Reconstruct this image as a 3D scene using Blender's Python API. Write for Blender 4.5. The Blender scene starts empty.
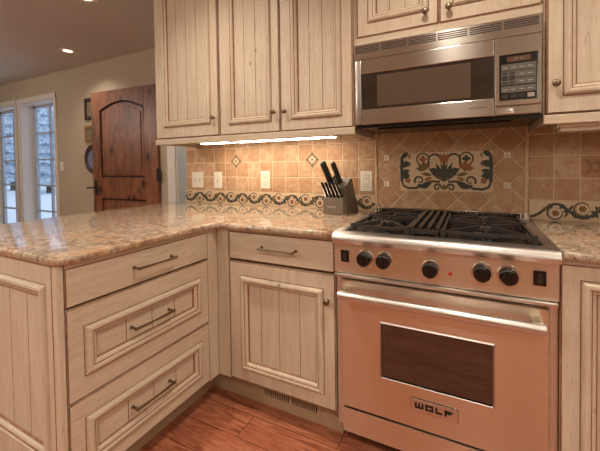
import bpy, bmesh, math, random
from mathutils import Vector, Matrix
random.seed(7)
PI = math.pi
scene = bpy.context.scene
COL = scene.collection

# ------------------------------------------------------------------ materials
def lin(r, g, b):
    f = lambda c: (c/255/12.92) if c/255 <= .04045 else ((c/255+.055)/1.055)**2.4
    return (f(r), f(g), f(b), 1)

class NT:
    def __init__(s, name):
        s.m = bpy.data.materials.new(name); s.m.use_nodes = True
        s.t = s.m.node_tree; s.b = s.t.nodes['Principled BSDF']
        s.tc = s.n('ShaderNodeTexCoord')
    def n(s, typ, **kw):
        nd = s.t.nodes.new(typ)
        for k, v in kw.items(): setattr(nd, k, v)
        return nd
    def l(s, a, b): s.t.links.new(a, b)
    def coords(s, scale=(1, 1, 1), space='Object'):
        mp = s.n('ShaderNodeMapping'); mp.inputs['Scale'].default_value = scale
        s.l(s.tc.outputs[space], mp.inputs['Vector']); return mp.outputs['Vector']
    def noise(s, vec, scale, detail=4, rough=.5, dist=0):
        nd = s.n('ShaderNodeTexNoise'); nd.inputs['Scale'].default_value = scale
        nd.inputs['Detail'].default_value = detail; nd.inputs['Roughness'].default_value = rough
        nd.inputs['Distortion'].default_value = dist
        s.l(vec, nd.inputs['Vector']); return nd.outputs['Fac']
    def vor(s, vec, scale, out='Distance'):
        nd = s.n('ShaderNodeTexVoronoi'); nd.inputs['Scale'].default_value = scale
        s.l(vec, nd.inputs['Vector']); return nd.outputs[out]
    def ramp(s, fac, stops, interp='LINEAR'):
        nd = s.n('ShaderNodeValToRGB'); cr = nd.color_ramp; cr.interpolation = interp
        while len(cr.elements) < len(stops): cr.elements.new(.5)
        for e, (p, c) in zip(cr.elements, stops):
            e.position = p; e.color = c if not isinstance(c, (int, float)) else (c, c, c, 1)
        s.l(fac, nd.inputs['Fac']); return nd.outputs['Color']
    def mix(s, fac, a, b, mode='MIX'):
        nd = s.n('ShaderNodeMix', data_type='RGBA', blend_type=mode)
        for sock, v in ((nd.inputs[0], fac), (nd.inputs[6], a), (nd.inputs[7], b)):
            if hasattr(v, 'is_linked') or hasattr(v, 'links'): s.l(v, sock)
            else: sock.default_value = v
        return nd.outputs[2]
    def math(s, op, a, b=0):
        nd = s.n('ShaderNodeMath', operation=op)
        for sock, v in ((nd.inputs[0], a), (nd.inputs[1], b)):
            if hasattr(v, 'links'): s.l(v, sock)
            else: sock.default_value = v
        return nd.outputs[0]
    def attr(s, name):
        nd = s.n('ShaderNodeAttribute'); nd.attribute_name = name; return nd.outputs['Fac']
    def bump(s, h, strength=.3, dist=.002):
        nd = s.n('ShaderNodeBump'); nd.inputs['Strength'].default_value = strength
        nd.inputs['Distance'].default_value = dist
        s.l(h, nd.inputs['Height']); s.l(nd.outputs[0], s.b.inputs['Normal'])
    def set(s, **kw):
        for k, v in kw.items():
            i = s.b.inputs[k.replace('_', ' ')]
            if hasattr(v, 'links'): s.l(v, i)
            else: i.default_value = v
        return s.m

def simple(name, col, rough=.5, metal=0, **kw):
    t = NT(name); return t.set(Base_Color=col, Roughness=rough, Metallic=metal, **kw)

CREAM = lin(206, 192, 171); CREAM2 = lin(190, 172, 148); GLZ = lin(126, 82, 54)

def cream(name, sc):
    t = NT(name)
    v = t.coords(sc)
    g = t.noise(v, 5, 5, .6)
    c = t.mix(t.ramp(g, [(.35, 0.), (.75, 1.)]), CREAM, CREAM2)
    fine = t.noise(t.coords(tuple(x*4 for x in sc)), 6, 3, .6)
    c = t.mix(t.ramp(fine, [(.56, 0.), (.70, .5)]), c, lin(168, 138, 106))
    w = t.noise(v, 2.3, 6, .7, 1.0)
    c = t.mix(t.ramp(w, [(.645, 0.), (.70, .75)]), c, lin(138, 102, 70))
    vo = t.n('ShaderNodeTexVoronoi'); vo.inputs['Scale'].default_value = 5.5
    t.l(t.coords((1, 1, .7)), vo.inputs['Vector'])
    spot = t.ramp(vo.outputs['Distance'], [(.02, 1.), (.055, 0.)])
    c = t.mix(t.math('MULTIPLY', spot, .6), c, lin(110, 74, 46))
    t.bump(g, .12, .002)
    return t.set(Base_Color=c, Roughness=.42, Specular_IOR_Level=.4)
M_CV = cream('cream_glazed_paint', (9, 9, .8))
M_CH = cream('cream_glazed_paint_across', (.8, .8, 9))
def glaze():
    t = NT('brown_glaze')
    n = t.noise(t.coords((3, 3, 3)), 12, 4, .6)
    c = t.mix(t.ramp(n, [(.42, .0), (.72, .6)]), GLZ, lin(176, 138, 102))
    return t.set(Base_Color=c, Roughness=.5)
M_GL = glaze()
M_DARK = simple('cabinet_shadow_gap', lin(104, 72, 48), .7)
M_TOE = simple('toe_board_tan', lin(176, 150, 120), .6)

ROT = .25
def steel(name, col, rough, sc):
    t = NT(name)
    n = t.noise(t.coords(sc), 8, 4, .6)
    r = t.ramp(n, [(.3, rough-.02), (.7, rough+.03)])
    tg = t.n('ShaderNodeTangent', direction_type='RADIAL', axis='Z'); t.l(tg.outputs[0], t.b.inputs['Tangent'])
    return t.set(Base_Color=col, Metallic=1., Roughness=r, Anisotropic=.88, Anisotropic_Rotation=ROT)
M_ST = steel('brushed_steel', lin(208, 203, 196), .22, (1, 1, 90))
M_STD = steel('brushed_range_steel', lin(214, 202, 186), .29, (1.2, 1, 120))
M_STV = steel('brushed_steel_upright', lin(208, 203, 196), .28, (60, 60, 1))
M_STB = simple('polished_steel_edge', lin(206, 200, 194), .34, 1.)
M_IRON = simple('cast_iron_black', lin(50, 46, 43), .27)
M_BLK = simple('black_enamel', lin(16, 15, 15), .22)
M_BGL = simple('dark_oven_glass', lin(34, 24, 18), .04, IOR=2.0)
M_BRZ = simple('pewter_bronze', lin(132, 114, 96), .34, 1.)
M_WHT = simple('white_plastic', lin(236, 228, 212), .35)
M_SLOT = simple('dark_slot', lin(40, 34, 30), .6)
M_RED = simple('red_lamp', lin(190, 16, 14), .3)
M_CHR = simple('chrome', lin(225, 222, 218), .12, 1.)

def wood_floor():
    t = NT('oak_floor')
    # planks run along x; width .125
    br = t.n('ShaderNodeTexBrick'); br.offset = .37; br.offset_frequency = 2
    br.inputs['Scale'].default_value = 1; br.inputs['Brick Width'].default_value = 1.15
    br.inputs['Row Height'].default_value = .127; br.inputs['Mortar Size'].default_value = .0016
    br.inputs['Mortar Smooth'].default_value = .3; br.inputs['Bias'].default_value = 0
    br.inputs['Color1'].default_value = (0, 0, 0, 1); br.inputs['Color2'].default_value = (1, 1, 1, 1)
    t.l(t.coords((1, 1, 1)), br.inputs['Vector'])
    sep = br.outputs['Color']
    vadd = t.n('ShaderNodeVectorMath', operation='MULTIPLY_ADD')
    t.l(sep, vadd.inputs[0]); vadd.inputs[1].default_value = (7, 13, 5)
    t.l(t.coords((1.6, 16, 1)), vadd.inputs[2])
    g = t.noise(vadd.outputs[0], 2.6, 6, .62, 1.6)
    c = t.ramp(g, [(.30, lin(112, 60, 42)), (.46, lin(168, 100, 72)), (.60, lin(192, 124, 92)), (.8, lin(208, 146, 110))])
    c = t.mix(t.ramp(sep, [(0, .0), (1, .35)]), c, lin(140, 78, 54))
    gr = t.noise(t.coords((3, 60, 1)), 6, 3, .6)
    c = t.mix(t.ramp(gr, [(.5, 0.), (.7, .45)]), c, lin(104, 56, 38))
    c = t.mix(br.outputs['Fac'], c, lin(46, 22, 14))
    t.bump(t.math('SUBTRACT', g, br.outputs['Fac']), .12, .002)
    return t.set(Base_Color=c, Roughness=.3, Specular_IOR_Level=.5)
M_FLOOR = wood_floor()

def granite():
    t = NT('peach_granite')
    v = t.coords((1, 1, 1))
    big = t.noise(t.coords((1.5, .8, 1)), 2.4, 6, .62, 1.8)
    c = t.ramp(big, [(.28, lin(112, 94, 76)), (.40, lin(160, 140, 116)), (.49, lin(180, 160, 136)), (.56, lin(176, 134, 102)), (.63, lin(190, 170, 144)), (.76, lin(136, 94, 68))])
    md = t.noise(t.coords((1, 1.5, 1)), 17, 7, .75)
    c = t.mix(t.ramp(md, [(.48, 0.), (.60, .8)]), c, lin(112, 88, 70))
    c = t.mix(t.ramp(t.noise(v, 48, 4, .7), [(.53, 0.), (.64, .75)]), c, lin(212, 198, 178))
    c = t.mix(t.ramp(t.noise(v, 46, 6, .8), [(.58, 0.), (.66, .7)]), c, lin(98, 76, 60))
    c = t.mix(t.ramp(t.noise(v, 110, 3, .7), [(.60, 0.), (.66, .8)]), c, lin(70, 54, 46))
    return t.set(Base_Color=c, Roughness=.09, Specular_IOR_Level=.55, Coat_Weight=.3, Coat_Roughness=.04)
M_GRAN = granite()

def travertine():
    t = NT('tumbled_travertine')
    v = t.coords((1, 1, 1))
    tint = t.attr('tint')
    a = t.mix(tint, lin(186, 148, 112), lin(212, 180, 146))
    n = t.noise(v, 22, 6, .65, .5)
    c = t.mix(t.ramp(n, [(.40, 0.), (.68, .75)]), a, lin(168, 118, 76))
    c = t.mix(t.ramp(t.noise(v, 60, 3, .6), [(.62, 0.), (.70, .7)]), c, lin(140, 96, 62))
    t.bump(n, .3, .003)
    return t.set(Base_Color=c, Roughness=.48)
M_TRAV = travertine()
M_GROUT = simple('sand_grout', lin(222, 198, 166), .85)
M_GROUTD = simple('pencil_liner_stone', lin(220, 186, 148), .5)
def plaque():
    t = NT('painted_tile_ground')
    n = t.noise(t.coords(), 60, 4, .6)
    return t.set(Base_Color=t.mix(n, lin(228, 204, 170), lin(206, 178, 142)), Roughness=.45)
M_PLQ = plaque()
M_DIAM = simple('diamond_tile_tan', lin(152, 128, 102), .5)
M_VINE = simple('painted_vine_green', lin(72, 66, 52), .5)
M_OLIVE = simple('painted_leaf_olive', lin(116, 94, 52), .5)
M_RUST = simple('painted_flower_rust', lin(158, 98, 62), .5)
M_TEAL = simple('painted_leaf_teal', lin(60, 66, 58), .5)
M_PALE = simple('pale_stone', lin(232, 214, 188), .5)

def plaster(name, col, sc, strength):
    t = NT(name); n = t.noise(t.coords(), sc, 5, .6)
    t.bump(n, strength, .004)
    c = t.mix(t.noise(t.coords(), 1.2, 3), col, tuple(x*.9 for x in col[:3])+(1,))
    return t.set(Base_Color=c, Roughness=.85)
M_WALL = plaster('tan_plaster', lin(190, 176, 152), 14, .15)
M_CEIL = plaster('textured_ceiling_taupe', lin(202, 202, 194), 26, .5)
M_TRIM = simple('white_trim', lin(226, 222, 214), .4)
M_GREY = simple('grey_green_paint', lin(160, 160, 148), .7)
M_SASH = simple('hazed_sash', lin(176, 188, 204), .4)  # window haze put into the base colour as pale blue-grey

def alder():
    t = NT('knotty_alder')
    v = t.coords((5, 5, .8))
    g = t.noise(v, 3, 6, .6, 1.2)
    c = t.ramp(g, [(.3, lin(86, 52, 36)), (.5, lin(128, 82, 58)), (.7, lin(152, 102, 72))])
    vo = t.vor(t.coords((1.3, 1.3, .8)), 4.2)
    c = t.mix(t.ramp(vo, [(.10, .9), (.24, 0.)]), c, lin(34, 16, 10))
    return t.set(Base_Color=c, Roughness=.38)
M_ALD = alder()
M_ALDG = simple('door_groove', lin(40, 18, 11), .6)
M_HAND = simple('black_knife_handle', lin(44, 40, 37), .33)
M_BLOCK = simple('stained_block_wood', lin(116, 102, 86), .45)
M_BLOCKD = simple('block_slot', lin(22, 18, 16), .7)

def emis(name, col, st):
    t = NT(name)
    return t.set(Base_Color=(.8, .8, .8, 1), Emission_Color=col, Emission_Strength=st)
M_LAMPD = emis('dim_lamp_lens', (1, .90, .78, 1), 1.0)
M_LAMP = emis('lamp_lens', (1, .84, .66, 1), 9)
M_UCL = emis('under_cabinet_tube', (1, .84, .66, 1), 20)
def glass():
    t = NT('window_glass')
    tr = t.n('ShaderNodeBsdfTransparent'); gl = t.n('ShaderNodeBsdfGlossy'); gl.inputs['Roughness'].default_value = .02
    mx = t.n('ShaderNodeMixShader'); lw = t.n('ShaderNodeLayerWeight'); lw.inputs['Blend'].default_value = .5
    t.l(t.math('ADD', t.math('MULTIPLY', t.math('POWER', lw.outputs['Facing'], 5.), .8), .03), mx.inputs[0]); t.l(tr.outputs[0], mx.inputs[1]); t.l(gl.outputs[0], mx.inputs[2])
    out = t.t.nodes['Material Output']; t.l(mx.outputs[0], out.inputs['Surface']); return t.m
M_GLASS = glass()
M_SNOW = simple('snow', lin(240, 244, 250), .8)
def conifer():
    t = NT('hazed_snowy_conifer'); n = t.noise(t.coords(), 5, 4, .7)
    return t.set(Base_Color=t.ramp(n, [(.40, lin(142, 166, 184)), (.60, lin(214, 224, 236))]), Roughness=.8)  # blue-grey distance haze mixed into the needle colour, paler stops are snow
M_FIR = conifer()
M_REL = simple('relief_tile_rust', lin(176, 130, 92), .5); M_REL2 = simple('relief_tile_carving', lin(148, 106, 72), .5)
M_BARK = simple('bark', lin(70, 58, 50), .9)
M_SCRN = simple('oven_screen', lin(84, 70, 58), .12, IOR=1.8)
M_KEY = simple('keypad_grey', lin(92, 88, 80), .4)
M_KEYL = simple('keypad_print', lin(158, 150, 138), .4)
M_DISP = simple('display_amber_glass', lin(92, 66, 50), .15)
M_PIC = simple('dark_wood_frame', lin(46, 34, 26), .5)
M_PIC2 = simple('gilt_frame', lin(150, 108, 64), .5)
M_PICA = simple('picture_paper', lin(120, 104, 80), .6)
M_PLATE = simple('blue_glazed_plate', lin(120, 134, 158), .25)
M_PLATER = simple('plate_rim_dark', lin(66, 40, 38), .4)

# ------------------------------------------------------------------ geometry
class Fr:
    def __init__(s, O, U, N):
        s.O = Vector(O); s.U = Vector(U).normalized(); s.N = Vector(N).normalized(); s.V = Vector((0, 0, 1))
    def p(s, u, v, n=0): return s.O + s.U*u + s.V*v + s.N*n
WF = Fr((0, 0, 0), (1, 0, 0), (0, -1, 0))          # generic: u=x, v=z, n=-y
def yfr(y): return Fr((0, y, 0), (1, 0, 0), (0, -1, 0))
PEN = Fr((-.644, 0, 0), (0, 1, 0), (1, 0, 0))
BAS = yfr(-.624)

class MB:
    def __init__(s): s.v = []; s.f = []; s.mats = []
    def mi(s, m):
        if m not in s.mats: s.mats.append(m)
        return s.mats.index(m)
    def add(s, verts, faces, m, tint=0.):
        b = len(s.v); s.v += [Vector(x) for x in verts]; k = s.mi(m)
        for f in faces: s.f.append(([b+i for i in f], k, tint))
    def quad(s, a, b, c, d, m, tint=0.): s.add([a, b, c, d], [(0, 1, 2, 3)], m, tint)
    def fbox(s, fr, u0, u1, v0, v1, n0, n1, m, bev=0., tint=0.):
        if bev <= 0:
            P = [fr.p(u, v, n) for n in (n0, n1) for v in (v0, v1) for u in (u0, u1)]
            s.add(P, [(0, 2, 3, 1), (4, 5, 7, 6), (0, 1, 5, 4), (2, 6, 7, 3), (0, 4, 6, 2), (1, 3, 7, 5)], m, tint); return
        bm = bmesh.new(); bmesh.ops.create_cube(bm, size=1)
        for v in bm.verts:
            v.co = Vector(((u0+u1)/2+v.co.x*(u1-u0), (v0+v1)/2+v.co.y*(v1-v0), (n0+n1)/2+v.co.z*(n1-n0)))
        bmesh.ops.bevel(bm, geom=bm.edges[:], offset=bev, segments=2, profile=.5, affect='EDGES')
        bm.verts.index_update()
        s.add([fr.p(*v.co) for v in bm.verts], [[v.index for v in f.verts] for f in bm.faces], m, tint); bm.free()
    def box(s, x0, x1, y0, y1, z0, z1, m, bev=0., tint=0.):
        s.fbox(WF, x0, x1, z0, z1, -y1, -y0, m, bev, tint)
    def loops(s, fr, rects, cap=None, back=None):
        # rects: list of (u0,u1,v0,v1,n,mat)  mat paints the band that ENDS at that loop
        L = []
        for (u0, u1, v0, v1, n, m) in rects:
            b = len(s.v); s.v += [fr.p(u0, v0, n), fr.p(u1, v0, n), fr.p(u1, v1, n), fr.p(u0, v1, n)]; L.append(b)
        for i in range(1, len(L)):
            k = s.mi(rects[i][5]); a, b = L[i-1], L[i]
            for j in range(4):
                j2 = (j+1) % 4; s.f.append(([a+j, a+j2, b+j2, b+j], k, 0.))
        if cap: s.f.append(([L[-1]+j for j in range(4)], s.mi(cap), 0.))
        if back: s.f.append(([L[0]+j for j in (3, 2, 1, 0)], s.mi(back), 0.))
    def prism(s, fr, pts, n0, n1, m, tint=0., chamfer=0):
        k = len(pts)
        V = [fr.p(u, v, n0) for u, v in pts]+[fr.p(u, v, n1) for u, v in pts]
        F = [tuple(range(k, 2*k)), tuple(range(k-1, -1, -1))]+[(i, (i+1) % k, k+(i+1) % k, k+i) for i in range(k)]
        s.add(V, F, m, tint)
    def ribbon(s, fr, pts, w, n0, n1, m):
        k = len(pts); Lf = []; Rt = []
        for i in range(k):
            a = Vector(pts[max(0, i-1)]); b = Vector(pts[min(k-1, i+1)]); d = (b-a)
            if d.length < 1e-9: d = Vector((1, 0))
            d.normalize(); q = Vector((-d.y, d.x)); ww = w(i/(k-1)) if callable(w) else w
            c = Vector(pts[i]); Lf.append(c+q*ww/2); Rt.append(c-q*ww/2)
        V = [fr.p(x.x, x.y, n) for n in (n0, n1) for x in Lf+Rt]
        F = []
        for i in range(k-1):
            F.append((2*k+i, 2*k+i+1, 3*k+i+1, 3*k+i)); F.append((i, i+1, 2*k+i+1, 2*k+i)); F.append((k+i, 3*k+i, 3*k+i+1, k+i+1))
        s.add(V, F, m)
    def lathe(s, O, axis, prof, m, seg=24, mats=None):
        O = Vector(O); A = Vector(axis).normalized()
        X = A.orthogonal().normalized(); Y = A.cross(X)
        b = len(s.v); k = len(prof)
        for (r, h) in prof:
            for j in range(seg):
                a = 2*PI*j/seg; s.v.append(O+A*h+(X*math.cos(a)+Y*math.sin(a))*r)
        for i in range(k-1):
            mm = s.mi(mats[i] if mats else m)
            for j in range(seg):
                j2 = (j+1) % seg; s.f.append(([b+i*seg+j, b+i*seg+j2, b+(i+1)*seg+j2, b+(i+1)*seg+j], mm, 0.))
        s.f.append(([b+j for j in range(seg-1, -1, -1)], s.mi(mats[0] if mats else m), 0.))
        s.f.append(([b+(k-1)*seg+j for j in range(seg)], s.mi(mats[-1] if mats else m), 0.))
    def tube(s, pts, r, m, seg=10):
        P = [Vector(p) for p in pts]; k = len(P); b = len(s.v); prev = None
        for i in range(k):
            d = (P[min(k-1, i+1)]-P[max(0, i-1)]).normalized()
            if prev is None: X = d.orthogonal().normalized()
            else: X = (prev-d*prev.dot(d)).normalized()
            prev = X; Y = d.cross(X); rr = r(i/(k-1)) if callable(r) else r
            for j in range(seg):
                a = 2*PI*j/seg; s.v.append(P[i]+(X*math.cos(a)+Y*math.sin(a))*rr)
        mm = s.mi(m)
        for i in range(k-1):
            for j in range(seg):
                j2 = (j+1) % seg; s.f.append(([b+i*seg+j, b+i*seg+j2, b+(i+1)*seg+j2, b+(i+1)*seg+j], mm, 0.))
        s.f.append(([b+j for j in range(seg-1, -1, -1)], mm, 0.)); s.f.append(([b+(k-1)*seg+j for j in range(seg)], mm, 0.))
    def bar(s, a, b, w, h, m):
        a = Vector(a); b = Vector(b); d = (b-a).normalized(); up = Vector((0, 0, 1)); q = d.cross(up).normalized(); t = q.cross(d)
        P = [e+q*x*w/2+t*y*h/2 for e in (a, b) for x, y in ((-1, -1), (1, -1), (1, 1), (-1, 1))]
        s.add(P, [(3, 2, 1, 0), (4, 5, 6, 7), (0, 1, 5, 4), (1, 2, 6, 5), (2, 3, 7, 6), (3, 0, 4, 7)], m)
    def build(s, name, parent=None, smooth=None, tint=False):
        off = wloc(parent) if parent else Vector((0, 0, 0))
        me = bpy.data.meshes.new(name); me.from_pydata([v-off for v in s.v], [], [f[0] for f in s.f])
        for m in s.mats: me.materials.append(m)
        for p, f in zip(me.polygons, s.f): p.material_index = f[1]
        if tint:
            at = me.attributes.new('tint', 'FLOAT', 'FACE')
            for i, f in enumerate(s.f): at.data[i].value = f[2]
        bm = bmesh.new(); bm.from_mesh(me); bmesh.ops.recalc_face_normals(bm, faces=bm.faces[:]); bm.to_mesh(me); bm.free()
        if smooth:
            me.shade_smooth(); me.set_sharp_from_angle(angle=math.radians(smooth))
        o = bpy.data.objects.new(name, me); COL.objects.link(o)
        if parent: o.parent = parent
        return o

def wloc(o):
    v = Vector(o.location)
    while o.parent: o = o.parent; v += o.location
    return v
def thing(name, label, cat, loc, group=None):
    o = bpy.data.objects.new(name, None); COL.objects.link(o); o.location = loc; o.empty_display_size = .05
    o['label'] = label; o['category'] = cat
    if group: o['group'] = group
    return o
def tag(o, label, cat, group=None):
    o['label'] = label; o['category'] = cat
    if group: o['group'] = group
    return o
def struct(name, mb, **kw):
    o = mb.build(name, **kw); o['kind'] = 'structure'; return o
def rootat(mb, name, loc, label, cat, group=None, **kw):
    """one-mesh thing with its origin at loc"""
    loc = Vector(loc); mb.v = [v-loc for v in mb.v]; o = mb.build(name, **kw); o.location = loc
    return tag(o, label, cat, group)

# ------------------------------------------------------------------ cabinet pieces
def grooved(fr, u0, u1, v0, v1, n, grooves, name, parent, m):
    mb = MB(); w = .0015; e = .0015
    us = [u0]+sorted(grooves)+[u1]
    for i in range(len(us)-1):
        a = us[i]+(w if i else 0); b = us[i+1]-(w if i < len(us)-2 else 0)
        mb.quad(fr.p(a, v0, n), fr.p(b, v0, n), fr.p(b, v1, n), fr.p(a, v1, n), m)
    for g in grooves:
        for sgn in (-1, 1):
            mb.quad(fr.p(g+sgn*w, v0, n), fr.p(g, v0, n-.0025), fr.p(g, v1, n-.0025), fr.p(g+sgn*w, v1, n), M_GL)
    mb.quad(fr.p(u0, v0, n-.008), fr.p(u1, v0, n-.008), fr.p(u1, v1, n-.008), fr.p(u0, v1, n-.008), m)
    for (a, b, c, d) in ((u0, v0, u1, v0), (u1, v0, u1, v1), (u1, v1, u0, v1), (u0, v1, u0, v0)):
        mb.quad(fr.p(a, b, n), fr.p(c, d, n), fr.p(c, d, n-.008), fr.p(a, b, n-.008), m)
    return mb.build(name, parent)

MOULD = [(.0036, -.0015, 'g'), (.0065, .006, 'c'), (.012, .011, 'c'), (.020, .012, 'c'), (.026, .0085, 'c'), (.0295, .006, 'g'), (.036, .004, 'c'), (.041, -.003, 'c'), (.0455, -.0095, 'g')]
def front(name, fr, rect, mould, grooves, parent, m, th=.019, edge=True):
    """drawer or door front: slab with applied moulding round a grooved panel"""
    u0, u1, v0, v1 = rect; a, b, c, d = mould
    mb = MB(); mm = {'c': m, 'g': M_GL}
    R = [(u0, u1, v0, v1, -th, m), (u0, u1, v0, v1, -.0025, m), (u0+.0036, u1-.0036, v0+.0036, v1-.0036, 0, M_GL), (a, b, c, d, 0, m)]
    for (q, n, k) in MOULD: R.append((a+q, b-q, c+q, d-q, n, mm[k]))
    q = .0462; R.append((a+q, b-q, c+q, d-q, -.011, M_GL))
    mb.loops(fr, R, None, m)
    o = mb.build(name, parent, smooth=None)
    grooved(fr, a+q-.001, b-q+.001, c+q-.001, d-q+.001, -.0095, grooves, 'panel', o, m)
    return o
def slab(name, fr, rect, parent, m, th=.019):
    u0, u1, v0, v1 = rect; mb = MB()
    mb.loops(fr, [(u0, u1, v0, v1, -th, m), (u0, u1, v0, v1, -.0025, m), (u0+.0036, u1-.0036, v0+.0036, v1-.0036, 0, M_GL)], m, m)
    return mb.build(name, parent)
def knob(fr, u, v, parent, n=0):
    mb = MB(); mb.lathe(fr.p(u, v, n), fr.N, [(.007, 0), (.006, .004), (.0045, .012), (.009, .016), (.0135, .020), (.0145, .024), (.012, .028), (.006, .0305)], M_BRZ, 18)
    return mb.build('knob', parent, smooth=50)
def pull(fr, u0, u1, v, parent, n=0):
    mb = MB(); pts = []
    for i in range(25):
        t = i/24; pts.append(fr.p(u0+(u1-u0)*t, v, n+.030+.004*math.sin(PI*t)))
    mb.tube(pts, lambda t: .0047+.0008*math.cos(2*PI*t), M_BRZ, 10)
    for u in (u0+.006, u1-.006):
        mb.lathe(fr.p(u, v, n), fr.N, [(.0075, 0), (.006, .003), (.0045, .006), (.0045, .028), (.0058, .031), (.0056, .0345)], M_BRZ, 12)
    return mb.build('pull', parent, smooth=45)
def evenly(a, b, k): return [a+(b-a)*i/(k+1) for i in range(1, k+1)]

# ================================================================== THE ROOM
CZ = 2.54
mb = MB(); mb.box(-8.6, 3.0, -5.2, .88, -.06, 0, M_FLOOR); mb.box(-2.9, -1.2, .88, 2.3, -.06, 0, M_FLOOR); struct('floor', mb)
mb = MB(); mb.box(-8.6, 3.0, -5.2, .88, CZ, CZ+.06, M_CEIL); mb.box(-2.9, -1.2, .88, 2.3, CZ, CZ+.06, M_CEIL); struct('ceiling', mb)
mb = MB(); mb.box(-1.525, 3.0, 0, .12, 0, CZ, M_WALL); struct('wall_back', mb)
mb = MB(); mb.box(-1.525, -1.405, .12, .68, 0, CZ, M_GREY); struct('wall_return', mb)
mb = MB(); mb.box(2.9, 3.0, -5.1, 0, 0, CZ, M_WALL); struct('wall_right', mb)
mb = MB(); mb.box(-8.6, 3.0, -5.2, -5.1, 0, CZ, M_WALL); struct('wall_front', mb)
mb = MB(); mb.box(-8.6, -8.5, -5.1, .68, 0, CZ, M_WALL); struct('wall_left', mb)
# far wall with two window openings and a doorway (-2.46 .. -1.525)
FY = .68; FT = .20
W1 = (-6.86, -5.91); W2 = (-5.76, -4.81); WZ0, WZ1 = .10, 2.185
DX0, DX1, DZ = -2.43, -1.525, 2.12
mb = MB()
for (a, b) in ((-8.5, W1[0]), (W1[1], W2[0]), (W2[1], DX0)): mb.box(a, b, FY, FY+FT, 0, CZ, M_WALL)
for (a, b) in (W1, W2):
    mb.box(a, b, FY, FY+FT, 0, WZ0, M_WALL); mb.box(a, b, FY, FY+FT, WZ1, CZ, M_WALL)
mb.box(DX0, DX1, FY, FY+FT, DZ, CZ, M_WALL)
mb.box(DX1, -1.405, FY, FY+FT, 0, CZ, M_WALL)
struct('wall_far', mb)
# pantry behind the doorway
mb = MB(); mb.box(-2.9, -1.2, 2.2, 2.3, 0, CZ, M_GREY); mb.box(-2.9, -2.8, FY+FT, 2.2, 0, CZ, M_GREY); mb.box(-1.3, -1.2, FY+FT, 2.2, 0, CZ, M_GREY)
struct('wall_pantry', mb)
# door casing (jambs and head)
mb = MB()
mb.box(DX0-.12, DX0, FY-.018, FY, 0, DZ+.10, M_TRIM, .004)
mb.box(DX0, DX1, FY-.018, FY, DZ, DZ+.10, M_TRIM, .004)
mb.box(DX0, DX0+.02, FY, FY+FT, 0, DZ, M_TRIM)
struct('trim_1', mb)
# windows
def window(name, W):
    a, b = W; y = FY+.155
    mb = MB(); c = .055
    fr = yfr(FY)
    mb.fbox(fr, a-c, a, WZ0-.05, WZ1+c, 0, .018, M_TRIM, .004); mb.fbox(fr, b, b+c, WZ0-.05, WZ1+c, 0, .018, M_TRIM, .004)
    mb.fbox(fr, a-c, b+c, WZ1, WZ1+c+.02, 0, .022, M_TRIM, .004); mb.fbox(fr, a-c, b+c, WZ0-.05, WZ0, 0, .03, M_TRIM, .004)
    # reveal lining
    t = .012
    mb.box(a, a+t, FY, y, WZ0, WZ1, M_TRIM); mb.box(b-t, b, FY, y, WZ0, WZ1, M_TRIM); mb.box(a, b, FY, y, WZ1-t, WZ1, M_TRIM); mb.box(a, b, FY, y, WZ0, WZ0+t, M_TRIM)
    o = struct(name, mb)
    mb = MB(); e = .06
    mb.box(a+t, a+t+e, y, y+.035, WZ0, WZ1, M_SASH); mb.box(b-t-e, b-t, y, y+.035, WZ0, WZ1, M_SASH)
    mb.box(a+t, b-t, y, y+.035, WZ1-.05, WZ1, M_SASH); mb.box(a+t, b-t, y, y+.035, WZ0, WZ0+.06, M_SASH)
    mid = (a+b)/2
    mb.box(mid-.016, mid+.016, y+.002, y+.033, WZ0, WZ1, M_SASH)
    for z in (1.745, 1.335, .93, .53): mb.box(a+t, b-t, y+.004, y+.031, z-.013, z+.013, M_SASH)
    mb.build('window_frame', o)
    mb = MB(); mb.box(a+t, b-t, y+.014, y+.018, WZ0, WZ1, M_GLASS); mb.build('glass', o)
window('window_1', W1); window('window_2', W2)

# outdoors: snow and firs
mb = MB(); mb.box(-90, 30, 2.5, 80, -.5, -.3, M_SNOW); o = struct('ground', mb)
def fir(x, y, h, i):
    t = thing('fir_tree', ['snowy fir tree nearest behind the right window', 'snowy fir tree nearest behind the left window', 'tall snowy fir tree farther off behind the right window', 'tall snowy fir tree farther off behind the left window', 'snowy fir tree between the two nearest ones'][i], 'tree', (x, y, -.32))
    mb = MB(); mb.lathe((x, y, -.32), (0, 0, 1), [(.14, 0), (.10, h*.5), (.02, h*.95)], M_BARK, 8); mb.build('trunk', t, smooth=50)
    mb = MB(); rng = random.Random(i)
    for k in range(9):
        z = -.32+h*(.12+.098*k); R = h*.24*(1-k/9.6)
        seg = 14; V = [(x, y, z+h*.17)]; F = []
        for j in range(seg):
            a = 2*PI*j/seg+k; rr = R*(1.1 if j % 2 else .72)*rng.uniform(.85, 1.1)
            V.append((x+rr*math.cos(a), y+rr*math.sin(a), z-(.12 if j % 2 else 0)*R))
        for j in range(seg): F.append((0, 1+j, 1+(j+1) % seg))
        F.append(tuple(range(seg, 0, -1))); mb.add(V, F, M_FIR)
    mb.build('branches', t)
fir(-23.2, 9.0, 6.0, 0); fir(-29.0, 9.5, 6.6, 1); fir(-38.0, 15, 9.0, 2); fir(-45.5, 15, 9.5, 3); fir(-25.6, 10.2, 4.2, 4)

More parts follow.
